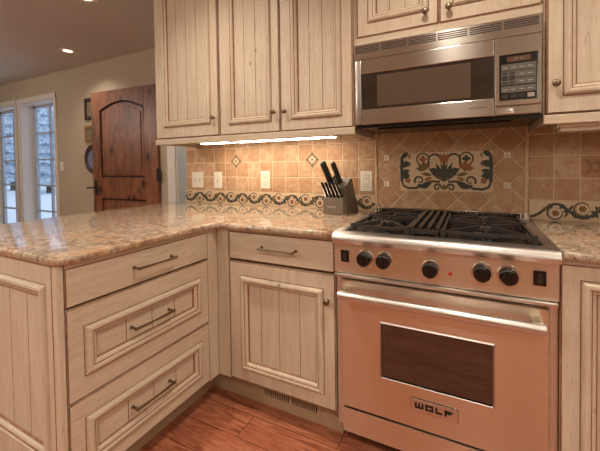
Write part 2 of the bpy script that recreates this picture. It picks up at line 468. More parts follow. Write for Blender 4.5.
# wooden door, folded back against the far wall
DA = Vector((-3.77, .575, 0)); DB = Vector((-2.675, .640, 0))
U = (DB-DA).normalized(); DW = (DB-DA).length
DF = Fr(DA, U, (U.y, -U.x, 0))
o = None
mb = MB(); H = 2.125; z0 = .012; th = .045
def arch(u0, u1, zb, zs, zp, d=0, k=16):
    pts = [(u0+d, zb+d), (u1-d, zb+d)]
    for i in range(k+1):
        t = i/k; u = (u1-d)+(u0-u1+2*d)*t
        pts.append((u, zs-d+(zp-zs)*math.sin(PI*t)))
    return pts
PU0, PU1 = .15, .895
# rails and stiles as strips around the openings
mb.fbox(DF, 0, PU0, z0, H, -th, 0, M_ALD, .003); mb.fbox(DF, PU1, DW, z0, H, -th, 0, M_ALD, .003)
mb.fbox(DF, PU0, PU1, z0, .24, -th, 0, M_ALD); mb.fbox(DF, PU0, PU1, .82, 1.075, -th, 0, M_ALD)
k = 16
for i in range(k):
    t0, t1 = i/k, (i+1)/k; ua, ub = PU0+(PU1-PU0)*t0, PU0+(PU1-PU0)*t1
    za, zb_ = 1.90+.09*math.sin(PI*t0), 1.90+.09*math.sin(PI*t1)
    mb.prism(DF, [(ua, za), (ub, zb_), (ub, H), (ua, H)], -th, 0, M_ALD)
mb.fbox(DF, PU0, PU1, .24, 1.99, -th+.008, -.024, M_ALDG)
door = mb.build('door_1'); door['kind'] = 'structure'
mb = MB(); A = arch(PU0, PU1, 1.075, 1.90, 1.99, .022); mb.prism(DF, A, -.026, -.014, M_ALD)
A2 = arch(PU0, PU1, 1.075, 1.90, 1.99, .06); mb.prism(DF, A2, -.014, -.006, M_ALD); mb.build('upper_panel', door)
mb = MB(); mb.fbox(DF, PU0+.022, PU1-.022, .262, .798, -.026, -.014, M_ALD); mb.fbox(DF, PU0+.06, PU1-.06, .30, .76, -.014, -.006, M_ALD, .004); mb.build('lower_panel', door)
mb = MB(); mb.fbox(DF, .035, .085, .86, 1.04, 0, .008, M_IRON, .003)
mb.tube([DF.p(.06, .95, .008), DF.p(.06, .95, .05)], .010, M_IRON); mb.tube([DF.p(.06, .95, .05), DF.p(.02, .952, .052), DF.p(-.04, .945, .05)], .009, M_IRON)
mb.build('handle', door, smooth=50)
mb = MB(); mb.fbox(DF, DW-.012, DW+.035, 1.04, 1.17, -.008, .012, M_IRON, .002); mb.tube([DF.p(DW+.012, 1.03, .014), DF.p(DW+.012, 1.18, .014)], .010, M_IRON); mb.build('hinge', door, smooth=50)
# wall pictures
fr = yfr(FY)
t = thing('picture_frame', 'dark framed small picture hung highest beside the wooden door', 'picture', (-3.93, FY, 1.96))
mb = MB(); mb.loops(fr, [(-4.07, -3.79, 1.82, 2.10, 0, M_PIC), (-4.07, -3.79, 1.82, 2.10, .02, M_PIC), (-4.03, -3.83, 1.86, 2.06, .024, M_PIC), (-4.025, -3.835, 1.865, 2.055, .012, M_PIC)], None, M_PIC); mb.build('frame', t)
mb = MB(); mb.fbox(fr, -4.027, -3.833, 1.863, 2.057, .002, .012, M_PICA); mb.build('picture', t)
t = thing('picture_frame', 'small gilt framed picture between the dark picture and the round plate', 'picture', (-3.95, FY, 1.64))
mb = MB(); mb.loops(fr, [(-4.08, -3.82, 1.53, 1.75, 0, M_PIC2), (-4.08, -3.82, 1.53, 1.75, .02, M_PIC2), (-4.05, -3.85, 1.56, 1.72, .024, M_PIC2), (-4.045, -3.855, 1.565, 1.715, .012, M_PIC2)], None, M_PIC2); mb.build('frame', t)
mb = MB(); mb.fbox(fr, -4.047, -3.853, 1.563, 1.717, .002, .012, M_PICA); mb.build('picture', t)
t = thing('wall_plate', 'round blue plate with dark rim hung on the far wall by the door handle', 'plate', (-3.90, FY, 1.31))
mb = MB(); mb.lathe((-3.90, FY, 1.31), (0, -1, 0), [(.10, 0), (.12, .004), (.19, .022), (.188, .026), (.13, .012), (.12, .010), (.04, .008)], M_PLATE, 32, mats=[M_PLATER, M_PLATER, M_PLATER, M_PLATER, M_PLATE, M_PLATE, M_PLATE]); mb.build('dish', t, smooth=40)

# ================================================================== PENINSULA CABINET
pc = thing('peninsula_cabinet', 'cream glazed peninsula cabinet with a bank of three drawers under the granite', 'cabinet', (-1.1, -.70, 0))
mb = MB()
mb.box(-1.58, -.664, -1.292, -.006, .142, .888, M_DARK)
mb.fbox(PEN, -1.3118, -1.2945, .02, .888, -.03, 0, M_CV, .0015)        # corner post
mb.fbox(PEN, -.686, -.624, .142, .888, -.02, 0, M_CV, .0015)           # inner corner stile
mb.fbox(PEN, -1.290, -.686, .872, .888, -.02, -.001, M_CH)             # thin top rail
mb.build('carcass', pc)
mb = MB(); mb.box(-1.54, -.76, -1.25, -.006, 0, .142, M_TOE); mb.box(-.76, -.642, -.548, -.532, 0, .142, M_TOE); mb.build('toe_kick', pc)
P0, P1 = -1.2905, -.688
d = slab('drawer', PEN, (P0, P1, .746, .872), pc, M_CH); pull(PEN, -1.067, -.890, .811, d)
d = front('drawer', PEN, (P0, P1, .435, .738), (-1.242, -.734, .500, .670), evenly(-1.2, -.77, 3), pc, M_CH); pull(PEN, -1.078, -.900, .585, d, -.0095)
d = front('drawer', PEN, (P0, P1, .145, .430), (-1.245, -.736, .194, .367), evenly(-1.2, -.77, 3), pc, M_CH); pull(PEN, -1.081, -.906, .281, d, -.0095)
ENDF = yfr(-1.312)
front('end_panel', ENDF, (-1.58, -.6745, .02, .888), (-1.50, -.706, .238, .822), [-.85, -.969, -1.09, -1.21, -1.33], pc, M_CV, th=.02)

# ================================================================== BASE CABINET (drawer over door)
bc = thing('base_cabinet', 'cream base cabinet with one drawer over a door, left of the range', 'cabinet', (-.30, -.30, 0))
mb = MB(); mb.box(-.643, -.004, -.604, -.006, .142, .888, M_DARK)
mb.fbox(BAS, -.6435, -.573, .142, .888, -.02, 0, M_CV, .0015)
mb.fbox(BAS, -.573, -.004, .875, .888, -.02, -.001, M_CH)
mb.build('carcass', bc)
d = slab('drawer', BAS, (-.566, -.008, .740, .872), bc, M_CH); pull(BAS, -.376, -.184, .811, d)
d = front('door', BAS, (-.566, -.006, .148, .726), (-.502, -.056, .202, .664), [-.388, -.288, -.180], bc, M_CV); knob(BAS, -.036, .617, d)
mb = MB(); mb.box(-.64, -.004, -.548, -.532, 0, .142, M_TOE); mb.build('toe_kick', bc)
mb = MB(); TF = yfr(-.548)
mb.loops(TF, [(-.440, -.112, .034, .096, 0, M_TOE), (-.440, -.112, .034, .096, .004, M_TOE), (-.422, -.131, .050, .084, .004, M_TOE), (-.422, -.131, .050, .084, .0012, M_SLOT)], M_SLOT, M_TOE)
for i in range(27):
    u = -.420+i*.01065; mb.fbox(TF, u, u+.0045, .050, .084, .0013, .004, M_TOE)
mb.fbox(TF, -.279, -.268, .050, .084, .0013, .0042, M_TOE)
mb.build('vent_grille', bc)

# right base cabinet
rb = thing('base_cabinet', 'cream base cabinet with a tall panelled door, right of the range', 'cabinet', (1.05, -.30, 0))
RBF = yfr(-.636)
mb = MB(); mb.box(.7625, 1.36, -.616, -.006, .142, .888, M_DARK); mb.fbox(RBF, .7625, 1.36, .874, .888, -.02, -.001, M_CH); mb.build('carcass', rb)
front('door', RBF, (.764, 1.34, .148, .872), (.812, 1.28, .202, .828), evenly(.846, 1.246, 3), rb, M_CV)
mb = MB(); mb.box(.766, 1.36, -.548, -.532, 0, .142, M_TOE); mb.build('toe_kick', rb)

# ================================================================== COUNTERTOPS
def fillet(poly, rad):
    out = []; k = len(poly)
    for i in range(k):
        p = Vector(poly[i]); r = rad.get(i, 0)
        if not r: out.append(p); continue
        a = (Vector(poly[i-1])-p).normalized(); b = (Vector(poly[(i+1) % k])-p).normalized()
        P0 = p+a*r; P1 = p+b*r
        for j in range(7):
            t = j/6; out.append(P0*(1-t)**2+p*2*t*(1-t)+P1*t*t)
    return out
def inset(poly, d):
    out = []; k = len(poly)
    for i in range(k):
        e0 = (poly[i]-poly[i-1]).normalized(); e1 = (poly[(i+1) % k]-poly[i]).normalized()
        n0 = Vector((-e0.y, e0.x)); n1 = Vector((-e1.y, e1.x)); b = (n0+n1); b = b/max(.3, b.dot(n0)) if b.length > 1e-6 else n0
        out.append(poly[i]+b*d)
    return out
def counter(name, poly, label, loc):
    prof = [(.008, .8885), (.002, .890), (0, .894), (0, .902), (.0012, .907), (.004, .911), (.008, .9134), (.013, .914)]
    mb = MB(); k = len(poly); b0 = None; m = mb.mi(M_GRAN)
    for (dd, z) in prof:
        q = inset(poly, dd); b = len(mb.v); mb.v += [Vector((p.x, p.y, z)) for p in q]
        if b0 is not None:
            for i in range(k): mb.f.append(([b0+i, b0+(i+1) % k, b+(i+1) % k, b+i], m, 0.))
        else: mb.f.append(([b+i for i in range(k-1, -1, -1)], m, 0.))
        b0 = b
    mb.f.append(([b0+i for i in range(k)], m, 0.))
    return rootat(mb, name, loc, label, 'countertop', smooth=30)
LP = fillet([(-1.645, -1.322), (-.626, -1.322), (-.626, -.650), (-.004, -.650), (-.004, -.004), (-1.645, -.004)], {0: .03, 1: .045, 2: .05})
counter('countertop', LP, 'L-shaped peach granite countertop over the peninsula and the left base cabinet', (-1.1, -.65, .8885))
RP = fillet([(.766, -.655), (1.40, -.655), (1.40, -.004), (.766, -.004)], {})
counter('countertop', RP, 'short peach granite countertop right of the range', (1.08, -.33, .8885))

# ================================================================== WALL CABINETS
UF = yfr(-.3586); UB = -.3386; UT = 2.44
def wall_cab(label, x0, x1, zb, ztop, doors, rail=True, light=None):
    t = thing('wall_cabinet', label, 'cabinet', ((x0+x1)/2, -.004, zb))
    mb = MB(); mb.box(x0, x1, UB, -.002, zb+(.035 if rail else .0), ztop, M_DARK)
    # face: stiles seen at the gaps
    mb.box(x0, x0+.006, UB-.001, -.002, zb+.001, ztop, M_CV); mb.box(x1-.006, x1, UB-.001, -.002, zb+.001, ztop, M_CV)
    mb.box(x0, x1, UB-.0005, UB+.001, zb+.035, ztop, M_GL)
    if rail: mb.box(x0, x1, -.30, -.004, zb+.035, zb+.037, M_CV)
    mb.build('carcass', t)
    mb = MB()
    if rail:
        mb.loops(UF, [(x0, x1, zb, zb+.036, -.02, M_CH), (x0, x1, zb, zb+.036, -.003, M_CH), (x0+.0005, x1-.0005, zb+.003, zb+.033, 0, M_CH)], M_CH, M_CH)
        mb.build('light_rail', t)
    else:
        mb.box(x0, x1, -.352, UB, zb, zb+.034, M_CH, .001); mb.build('bottom_rail', t)
    for (rect, mo, gr, kn) in doors:
        dd = front('door', UF, rect, mo, gr, t, M_CV)
        if kn: knob(UF, kn[0], kn[1], dd)
    return t
ZB = 1.339
wall_cab('cream wall cabinet with a single door, at the left end above the tiles', -1.411, -.853, ZB, UT,
         [((-1.403, -.862, 1.380, UT-.02), (-1.332, -.918, 1.448, UT-.09), evenly(-1.298, -.952, 3), (-.893, 1.484))])
wall_cab('cream double door wall cabinet with two knobs, left of the microwave', -.852, -.002, ZB, UT,
         [((-.846, -.430, 1.378, UT-.02), (-.784, -.478, 1.432, UT-.09), evenly(-.75, -.512, 2), (-.462, 1.483)),
          ((-.421, -.012, 1.378, UT-.02), (-.358, -.066, 1.432, UT-.09), evenly(-.324, -.1, 2), (-.393, 1.482))])
wall_cab('cream short double door cabinet above the microwave', .001, .762, 1.766, UT,
         [((.016, .382, 1.800, UT-.02), (.066, .346, 1.856, UT-.09), evenly(.1, .312, 2), (.331, 1.853)),
          ((.391, .757, 1.800, UT-.02), (.440, .716, 1.854, UT-.09), evenly(.474, .682, 2), (.427, 1.852))], rail=False)
wall_cab('cream wall cabinet with a single door, right of the microwave', .765, 1.30, ZB-.004, UT,
         [((.776, 1.29, 1.376, UT-.02), (.824, 1.24, 1.438, UT-.09), [], (.801, 1.486))])
# crown over all of it is out of frame; under-cabinet fixtures
t = thing('under_cabinet_light', 'long glowing under-cabinet strip light above the left tiles', 'light', (-.67, -.19, 1.374))
mb = MB(); mb.box(-1.165, -.17, -.222, -.158, 1.348, 1.374, M_WHT, .003); mb.build('housing', t)
mb = MB(); mb.box(-1.155, -.18, -.214, -.166, 1.343, 1.3485, M_UCL, .002); mb.build('lens', t)
t = thing('under_cabinet_light', 'short white under-cabinet fixture below the right wall cabinet, switched off', 'light', (1.0, -.27, 1.370))
mb = MB(); mb.box(.82, 1.22, -.300, -.230, 1.328, 1.3705, M_WHT, .004); mb.build('housing', t)
mb = MB(); mb.box(.83, 1.21, -.293, -.237, 1.312, 1.328, M_WHT, .004); mb.build('lens', t)

# ================================================================== BACKSPLASH
def clip(poly, u0, u1, v0, v1):
    def cut(P, f, inter):
        out = []
        for i in range(len(P)):
            a, b = P[i-1], P[i]; fa, fb = f(a), f(b)
            if fb:
                if not fa: out.append(inter(a, b))
                out.append(b)
            elif fa: out.append(inter(a, b))
        return out
    def ix(c): return lambda a, b: (c, a[1]+(b[1]-a[1])*(c-a[0])/(b[0]-a[0]))
    def iy(c): return lambda a, b: (a[0]+(b[0]-a[0])*(c-a[1])/(b[1]-a[1]), c)
    for f, i in ((lambda p: p[0] >= u0, ix(u0)), (lambda p: p[0] <= u1, ix(u1)), (lambda p: p[1] >= v0, iy(v0)), (lambda p: p[1] <= v1, iy(v1))):
        if len(poly) < 3: return []
        poly = cut(poly, f, i)
    return poly
TW = yfr(0)
def tile(mb, poly, gap, m, n1=.007, tint=None):
    c = Vector((sum(p[0] for p in poly)/len(poly), sum(p[1] for p in poly)/len(poly)))
    k = len(poly); tint = random.random() if tint is None else tint
    P = [Vector(p) for p in poly]
    area = abs(sum(P[i-1].x*P[i].y-P[i].x*P[i-1].y for i in range(k)))/2
    if area < 1e-4: return
    if sum(P[i-1].x*P[i].y-P[i].x*P[i-1].y for i in range(k)) < 0: P.reverse()
    a = inset(P, gap/2); b = inset(P, gap/2+.0022)
    a = [p+Vector((random.uniform(-.0007, .0007), random.uniform(-.0007, .0007))) for p in a]
    nn = n1+random.uniform(-.0006, .0006)
    V = [TW.p(p.x, p.y, .002) for p in a]+[TW.p(p.x, p.y, nn-.0018) for p in a]+[TW.p(p.x, p.y, nn) for p in b]
    F = [tuple(range(2*k, 3*k))]
    for s0 in (0, k): F += [(s0+i, s0+(i+1) % k, s0+k+(i+1) % k, s0+k+i) for i in range(k)]
    mb.add(V, F, m, tint)
def tile_field(name, u0, u1, ustart, pu, label):
    mb = MB(); mb.fbox(TW, u0, u1, 1.0075, 1.372, 0, .004, M_GROUT)
    i0 = math.floor((u0-ustart)/pu)-1
    for r in range(4):
        for i in range(i0, i0+40):
            a = ustart+i*pu
            q = clip([(a, 1.009+r*.1045), (a+pu, 1.009+r*.1045), (a+pu, 1.009+(r+1)*.1045), (a, 1.009+(r+1)*.1045)], u0, u1, 1.009, 1.372)
            if len(q) >= 3: tile(mb, q, .0058, M_TRAV)
    return rootat(mb, name, ((u0+u1)/2, 0, .914), label, 'backsplash', tint=True)
tile_field('tile_backsplash', -1.525, -.001, 0, .1025, 'tan tumbled stone tile backsplash lit by the strip light, left of the range')
tile_field('tile_backsplash', .764, 1.40, .764, .1015, 'tan tumbled stone tile backsplash right of the range')
# framed diagonal panel behind the range
mb = MB(); mb.fbox(TW, 0, .763, .914, 1.62, 0, .004, M_GROUT)
h = .0755; cx0, cz0 = .07, 1.0765
for i in range(-12, 14):
    for j in range(-12, 14):
        if (i+j) % 2: cx_, cz_ = cx0+i*h, cz0+j*h
        else: continue
        q = clip([(cx_-h, cz_), (cx_, cz_-h), (cx_+h, cz_), (cx_, cz_+h)], .014, .749, .914, 1.62)
        if len(q) >= 3: tile(mb, q, .0055, M_TRAV, tint=random.random()*.7)
for u in (.0015, .750):
    mb.fbox(TW, u, u+.0115, .914, 1.62, .004, .013, M_GROUTD, .003)
rootat(mb, 'tile_backsplash', (.38, 0, .914), 'diagonal stone tile panel behind the range, edged with pencil liners', 'backsplash', tint=True)
lab = ['upper left of the painted plaque', 'lower left of the painted plaque', 'upper right of the painted plaque', 'lower right of the painted plaque']
for k, (u, v) in enumerate(((.07, 1.2275), (.07, 1.0765), (.674, 1.2275), (.674, 1.0765))):
    mb = MB(); e = .0168
    for a in (-1, 1):
        for b in (-1, 1): mb.fbox(TW, u+a*e/2-e/2+.0008, u+a*e/2+e/2-.0008, v+b*e/2-e/2+.0008, v+b*e/2+e/2-.0008, .002, .0088, M_PALE, .001)
    rootat(mb, 'accent_tile', (u, 0, v), 'tiny pale stone square '+lab[k], 'tile', 'pale stone squares around the plaque')

# drawing helpers for painted tile relief
def spiral(c, r0, r1, a0, turns, k=26): 
    return [(c[0]+(r0+(r1-r0)*i/(k-1))*math.cos(a0+2*PI*turns*i/(k-1)), c[1]+(r0+(r1-r0)*i/(k-1))*math.sin(a0+2*PI*turns*i/(k-1))) for i in range(k)]
EPS = [0]
def eps():
    EPS[0] = (EPS[0]+1) % 17; return EPS[0]*.00004
def leaf(mb, fr, c, ang, L, W, n1, m):
    n1 += eps()
    d = (math.cos(ang), math.sin(ang)); q = (-d[1], d[0]); P = []
    prof = [(0, 0), (.2, .6), (.45, 1), (.7, .75), (1, 0)]
    for t, w in prof: P.append((c[0]+d[0]*L*t+q[0]*W/2*w, c[1]+d[1]*L*t+q[1]*W/2*w))
    for t, w in reversed(prof[1:-1]): P.append((c[0]+d[0]*L*t-q[0]*W/2*w, c[1]+d[1]*L*t-q[1]*W/2*w))
    P.reverse(); mb.prism(fr, P, .004, n1, m)
def disc(mb, fr, c, r, n1, m, k=14, lob=0, amp=0.):
    n1 += eps()*.2
    mb.prism(fr, [(c[0]+r*(1+amp*math.cos(lob*2*PI*i/k))*math.cos(2*PI*i/k), c[1]+r*(1+amp*math.cos(lob*2*PI*i/k))*math.sin(2*PI*i/k)) for i in range(k)], .004, n1, m)
def border(u0, u1, label):
    mb = MB(); mb.fbox(TW, u0, u1, .9145, 1.0065, 0, .009, M_PLQ)
    zc = .9605; per = .205; A = .031; N0 = .0092; rng = random.Random(3)
    k = int((u1-u0)/.006)
    pts = [(u0+.004+(u1-u0-.008)*i/k, zc+A*math.sin(2*PI*(u0+(u1-u0)*i/k)/per)) for i in range(k+1)]
    mb.ribbon(TW, pts, .0120, .006, N0+.0008, M_VINE)
    j0 = math.floor(u0/(per/2))
    for j in range(j0, j0+int((u1-u0)/(per/2))+3):
        uc = (j+.5)*per/2; s = 1 if j % 2 == 0 else -1
        c = (uc, zc-s*.012)
        if c[0] < u0+.030 or c[0] > u1-.030: continue
        disc(mb, TW, c, .0245, N0+.0004, M_OLIVE, 18); disc(mb, TW, c, .0225, N0+.0008, M_PALE, 18); disc(mb, TW, c, .0155, N0+.0012, M_RUST, 24, 6, .14); disc(mb, TW, c, .0065, N0+.0016, M_OLIVE, 10)
        mb.ribbon(TW, spiral(c, .034, .027, (PI/2)*s+.3, .72*s), lambda t: .009*(1-.6*t), .006, N0+.0006, M_VINE)
        for da in (-1.2, -.5, .5, 1.2):
            a = s*PI/2+da; r0 = .030
            leaf(mb, TW, (c[0]+r0*math.cos(a), c[1]+r0*.8*math.sin(a)), a+rng.uniform(-.4, .4), .028, .014, N0+.0012, rng.choice((M_OLIVE, M_VINE, M_TEAL)))
        x2 = uc+per/4
        if x2 < u1-.05:
            leaf(mb, TW, (x2-.012, zc+.004), PI/2*s+.5, .036, .017, N0+.0014, M_TEAL); leaf(mb, TW, (x2+.012, zc-.004), -PI/2*s+.5, .036, .017, N0+.0014, M_VINE)
            leaf(mb, TW, (x2, zc), -PI/2*s-.5, .038, .012, N0+.0015, M_OLIVE); leaf(mb, TW, (x2, zc), PI/2*s-.5, .034, .012, N0+.0015, M_VINE)
    return rootat(mb, 'tile_border', ((u0+u1)/2, 0, .9145), label, 'tile')
border(-1.523, -.002, 'cream tile border with dark scrolling vine along the left counter')
border(.766, 1.40, 'cream tile border with dark scrolling vine along the right counter')

# painted plaque
mb = MB(); MU0, MU1, MV0, MV1 = .147, .612, 1.040, 1.253
mb.fbox(TW, MU0, MU1, MV0, MV1, .004, .0105, M_PLQ, .001)
pl = rootat(mb, 'tile_plaque', ((MU0+MU1)/2, 0, MV0), 'cream tile plaque painted with symmetrical scrolling vines and leaves above the range', 'tile')
mb = MB(); C = ((MU0+MU1)/2, (MV0+MV1)/2); N1 = .0116
def both(f):
    for s in (-1, 1): f(s)
def X(s, du, dv): return (C[0]+s*du, C[1]+dv)
# central plant
for a in (PI/2, PI/2-.38, PI/2+.38, PI/2-.8, PI/2+.8): leaf(mb, TW, X(1, 0, -.055), a, .112, .026, N1, M_TEAL if abs(a-PI/2) < .5 else M_OLIVE)
for a in (PI/2-.2, PI/2+.2): leaf(mb, TW, X(1, 0, -.03), a, .09, .012, N1+.0004, M_OLIVE)
for a in (PI/2, PI/2-.35, PI/2+.35): leaf(mb, TW, X(1, 0, .040), a, .060, .026, N1+.0003, M_RUST)
for a in (.35, PI-.35, .0, PI, -.5, PI+.5): leaf(mb, TW, X(1, 0, -.01), a, .048, .016, N1+.0002, M_VINE)
disc(mb, TW, X(1, 0, .0), .020, N1+.0005, M_VINE, 12)
def half(s):
    m = lambda a: a if s > 0 else PI-a
    def sp(c, r0, r1, a0, tu): return [(C[0]+s*(x-C[0]), y) for x, y in spiral((C[0]+c[0], C[1]+c[1]), r0, r1, a0, tu)]
    R = lambda pts, w, mt=M_VINE: mb.ribbon(TW, pts, (lambda t: 1.45*w(t)) if callable(w) else 1.4*w, .008, N1+.0002, mt)
    L = lambda du, dv, a, ln, wd, mt: leaf(mb, TW, X(s, du, dv), m(a), ln*1.2, wd*1.3, N1+.0004, mt)
    R(sp((.108, .068), .034, .031, -2.4, 1.0), .005); disc(mb, TW, X(s, .108, .068), .017, N1+.0003, M_RUST if s < 0 else M_TEAL, 16, 4, .3)
    R(sp((.050, .062), .034, .028, PI*.9, -.55), lambda t: .009-.005*t)
    R(sp((.034, -.085), .020, .006, PI, -1.15), lambda t: .008-.004*t)
    R([X(s, .02, -.055), X(s, .06, -.052), X(s, .09, -.060), X(s, .115, -.075), X(s, .145, -.090), X(s, .185, -.092), X(s, .213, -.080), X(s, .222, -.055)], lambda t: .010-.005*abs(t-.5))
    R(sp((.128, -.048), .026, .010, -.6, .95), lambda t: .008-.004*t)
    L(.060, -.055, -.55, .060, .022, M_TEAL); L(.072, -.075, -.2, .045, .020, M_VINE); L(.095, -.085, .3, .04, .016, M_TEAL)
    L(.030, .000, .25, .040, .026, M_TEAL); L(.028, -.012, -.05, .030, .018, M_VINE)
    for a in (.15, .75, 1.45, 2.2): L(.100, .012, a, .040, .020, M_OLIVE if s < 0 else M_RUST)
    disc(mb, TW, X(s, .108, .020), .018, N1+.0006, M_OLIVE, 10, 3, .2)
    for dv, a in ((.075, 2.4), (.05, 3.3), (.025, 2.6), (-.005, 3.5), (-.005, 2.9), (-.03, 3.0)): L(.226, dv, a, .042, .022, M_TEAL)
    R([X(s, .221, .085), X(s, .224, .03), X(s, .222, -.055)], .012, M_TEAL)
    disc(mb, TW, X(s, .190, -.048), .015, N1+.0006, M_RUST, 16, 5, .2)
    R(sp((.190, .040), .016, .008, 0, .9), .005, M_OLIVE); R(sp((.185, .085), .012, .006, 0, .8), .004, M_VINE)
    L(.060, -.02, .2, .05, .016, M_OLIVE); L(.06, -.03, -.4, .04, .015, M_RUST)
both(half)
for a in (PI/2, PI/2+.7, PI/2-.7): leaf(mb, TW, X(1, 0, -.098), a, .035, .014, N1+.0004, M_OLIVE)
mb.build('painted_scroll', pl)

# diamond accents in the left field, one relief tile on the right
def diamond(u, v, label):
    e = .056; mb = MB()
    mb.prism(TW, [(u-e-.003, v), (u, v-e-.003), (u+e+.003, v), (u, v+e+.003)], .004, .0080, M_GROUT)
    mb.prism(TW, [(u-e, v), (u, v-e), (u+e, v), (u, v+e)], .004, .0092, M_DIAM)
    disc(mb, TW, (u, v), .026, .0100, M_RUST, 16, 8, .12); disc(mb, TW, (u, v), .019, .0104, M_PALE, 16, 4, .2); disc(mb, TW, (u, v), .010, .0108, M_OLIVE, 12)
    for a in range(4): leaf(mb, TW, (u+.024*math.cos(a*PI/2), v+.024*math.sin(a*PI/2)), a*PI/2, .024, .014, .0102, M_OLIVE)
    rootat(mb, 'accent_tile', (u, 0, v), label, 'tile', 'diamond accent tiles')
diamond(-1.025, 1.226, 'diamond accent tile above and right of the single toggle switch')
diamond(-.41, 1.226, 'diamond accent tile above and left of the knife block')
mb = MB(); u, v = 1.018, 1.166
mb.fbox(TW, u-.048, u+.048, v-.048, v+.048, .004, .0088, M_REL, .002); disc(mb, TW, (u, v), .028, .0102, M_REL2, 20, 5, .2); disc(mb, TW, (u, v), .012, .0108, M_REL, 12)
for a in range(4): leaf(mb, TW, (u, v), PI/4+a*PI/2, .055, .02, .0098, M_REL2)
rootat(mb, 'accent_tile', (u, 0, v), 'square rust relief tile in the right backsplash', 'tile')

# ---------------------------------------------------------------- outlets & switches
def plate(name, fr, u, v, w, h, label, cat, kind, group=None):
    t = thing(name, label, cat, fr.p(u, v, .006), group)
    mb = MB(); mb.fbox(fr, u-w/2, u+w/2, v-h/2, v+h/2, .005, .0125, M_WHT, .002); mb.build('cover_plate', t)
    if kind == 'outlet':
        mb = MB(); mb.fbox(fr, u-.019, u+.019, v-.036, v+.036, .0122, .0129, M_KEYL); mb.fbox(fr, u-.017, u+.017, v-.034, v+.034, .0122, .0145, M_WHT, .001)
        for dz in (-.02, .02):
            for du in (-.006, .006): mb.fbox(fr, u+du-.001, u+du+.001, v+dz-.004, v+dz+.005, .0144, .0150, M_SLOT)
            mb.fbox(fr, u-.0022, u+.0022, v+dz-.012, v+dz-.008, .0144, .0150, M_SLOT)
        mb.build('socket', t)
    else:
        for du in ([0] if kind == 'switch' else [-.023, .023]):
            mb = MB(); mb.fbox(fr, u+du-.005, u+du+.005, v-.014, v+.014, .0122, .0132, M_KEYL)
            mb.fbox(fr, u+du-.004, u+du+.004, v-.002, v+.010, .0130, .0230, M_WHT, .001); mb.build('toggle', t)
    return t
plate('light_switch', TW, -1.402, 1.090, .116, .120, 'white double toggle switch plate at the left end of the tiles', 'switch', 'double')
plate('light_switch', TW, -1.197, 1.090, .074, .120, 'white single toggle switch plate on the tiles, beside the double one', 'switch', 'switch')
plate('wall_outlet', TW, -.773, 1.094, .074, .120, 'white wall outlet in the middle of the left backsplash', 'outlet', 'outlet')
plate('wall_outlet', TW, -.053, 1.092, .072, .120, 'white wall outlet beside the knife block, next to the range panel', 'outlet', 'outlet')
plate('light_switch', yfr(FY+.005), -4.66, 1.22, .075, .12, 'small white switch on the tan far wall beside the window', 'switch', 'switch')

# ================================================================== MICROWAVE
mw = thing('microwave_oven', 'stainless steel over-the-range microwave with black window', 'microwave', (.38, -.02, 1.385))
mb = MB(); mb.box(.004, .758, -.345, -.012, 1.372, 1.760, M_STV)
mb.box(.004, .758, -.352, -.012, 1.366, 1.380, M_BLK); mb.box(.10, .66, -.30, -.06, 1.360, 1.3665, M_BLK); mb.build('housing', mw)
MF = yfr(-.366)
mb = MB(); mb.fbox(MF, .003, .759, 1.690, 1.760, -.02, 0, M_ST, .0015)
for r in range(4):
    z = 1.721+r*.0085
    for c in range(6):
        a = .008+c*.1245; mb.fbox(MF, a, a+.117, z, z+.0042, -.001, .0006, M_SLOT)
mb.build('vent_grille', mw)
MD = yfr(-.374)
mb = MB(); mb.fbox(MD, .006, .036, 1.381, 1.686, -.03, -.006, M_STB, .004); mb.build('side_strip', mw, smooth=40)
mb = MB()
mb.fbox(MD, .039, .595, 1.379, 1.685, -.03, -.004, M_BLK, .001)
mb.fbox(MD, .039, .595, 1.618, 1.685, -.004, .004, M_ST, .003); mb.fbox(MD, .039, .595, 1.379, 1.450, -.004, .004, M_ST, .003)
md = mb.build('door', mw)
mb = MB(); mb.fbox(MD, .039, .595, 1.4505, 1.6175, -.004, -.001, M_BGL); mb.build('window', md)
mb = MB()
for i, w in enumerate((.008, .005, .007, .006, .008, .005, .006)): mb.fbox(MD, .505+i*.010, .505+i*.010+w, 1.4145, 1.4185, .004, .0043, M_KEY)
o = mb.build('maker_mark', md)
mb = MB(); mb.fbox(MD, .115, .510, 1.462, 1.606, -.001, -.0004, M_SCRN); mb.build('screen', md)
mb = MB(); mb.fbox(MD, .598, .757, 1.416, 1.685, -.03, .004, M_ST, .003)
mb.fbox(MD, .598, .757, 1.380, 1.4135, -.03, .003, M_ST, .003); cp = mb.build('control_panel', mw)
mb = MB(); mb.loops(MD, [(.612, .745, 1.434, 1.617, .003, M_CHR), (.614, .743, 1.436, 1.615, .0062, M_CHR), (.617, .740, 1.439, 1.612, .0045, M_BLK)], M_BLK); mb.build('keypad', cp)
kp = cp
mb = MB(); mb.fbox(MD, .640, .720, 1.586, 1.606, .0045, .0052, M_DISP)
for i in range(4): mb.fbox(MD, .665+i*.008+(.003 if i > 1 else 0), .670+i*.008+(.003 if i > 1 else 0), 1.591, 1.602, .0052, .0054, M_KEY)
mb.build('display', cp)
mb = MB()
for r, z in enumerate((1.552, 1.524, 1.496, 1.466)):
    mb.fbox(MD, .620, .737, z, z+.0255, .0045, .0052, M_KEY)
    for c in range(4):
        if r in (1, 2) and c < 2: continue
        mb.fbox(MD, .626+c*.028, .642+c*.028, z+.010, z+.0135, .0052, .0054, M_KEYL)
for r in range(4):
    for c in range(2): mb.fbox(MD, .624+c*.024, .642+c*.024, 1.500+r*.0125, 1.508+r*.0125, .0052, .0055, M_SLOT)
for c in range(4): mb.fbox(MD, .622+c*.029, .645+c*.029, 1.444, 1.460, .0045, .0052, M_KEYL if c == 3 else M_SLOT)
mb.build('buttons', cp)
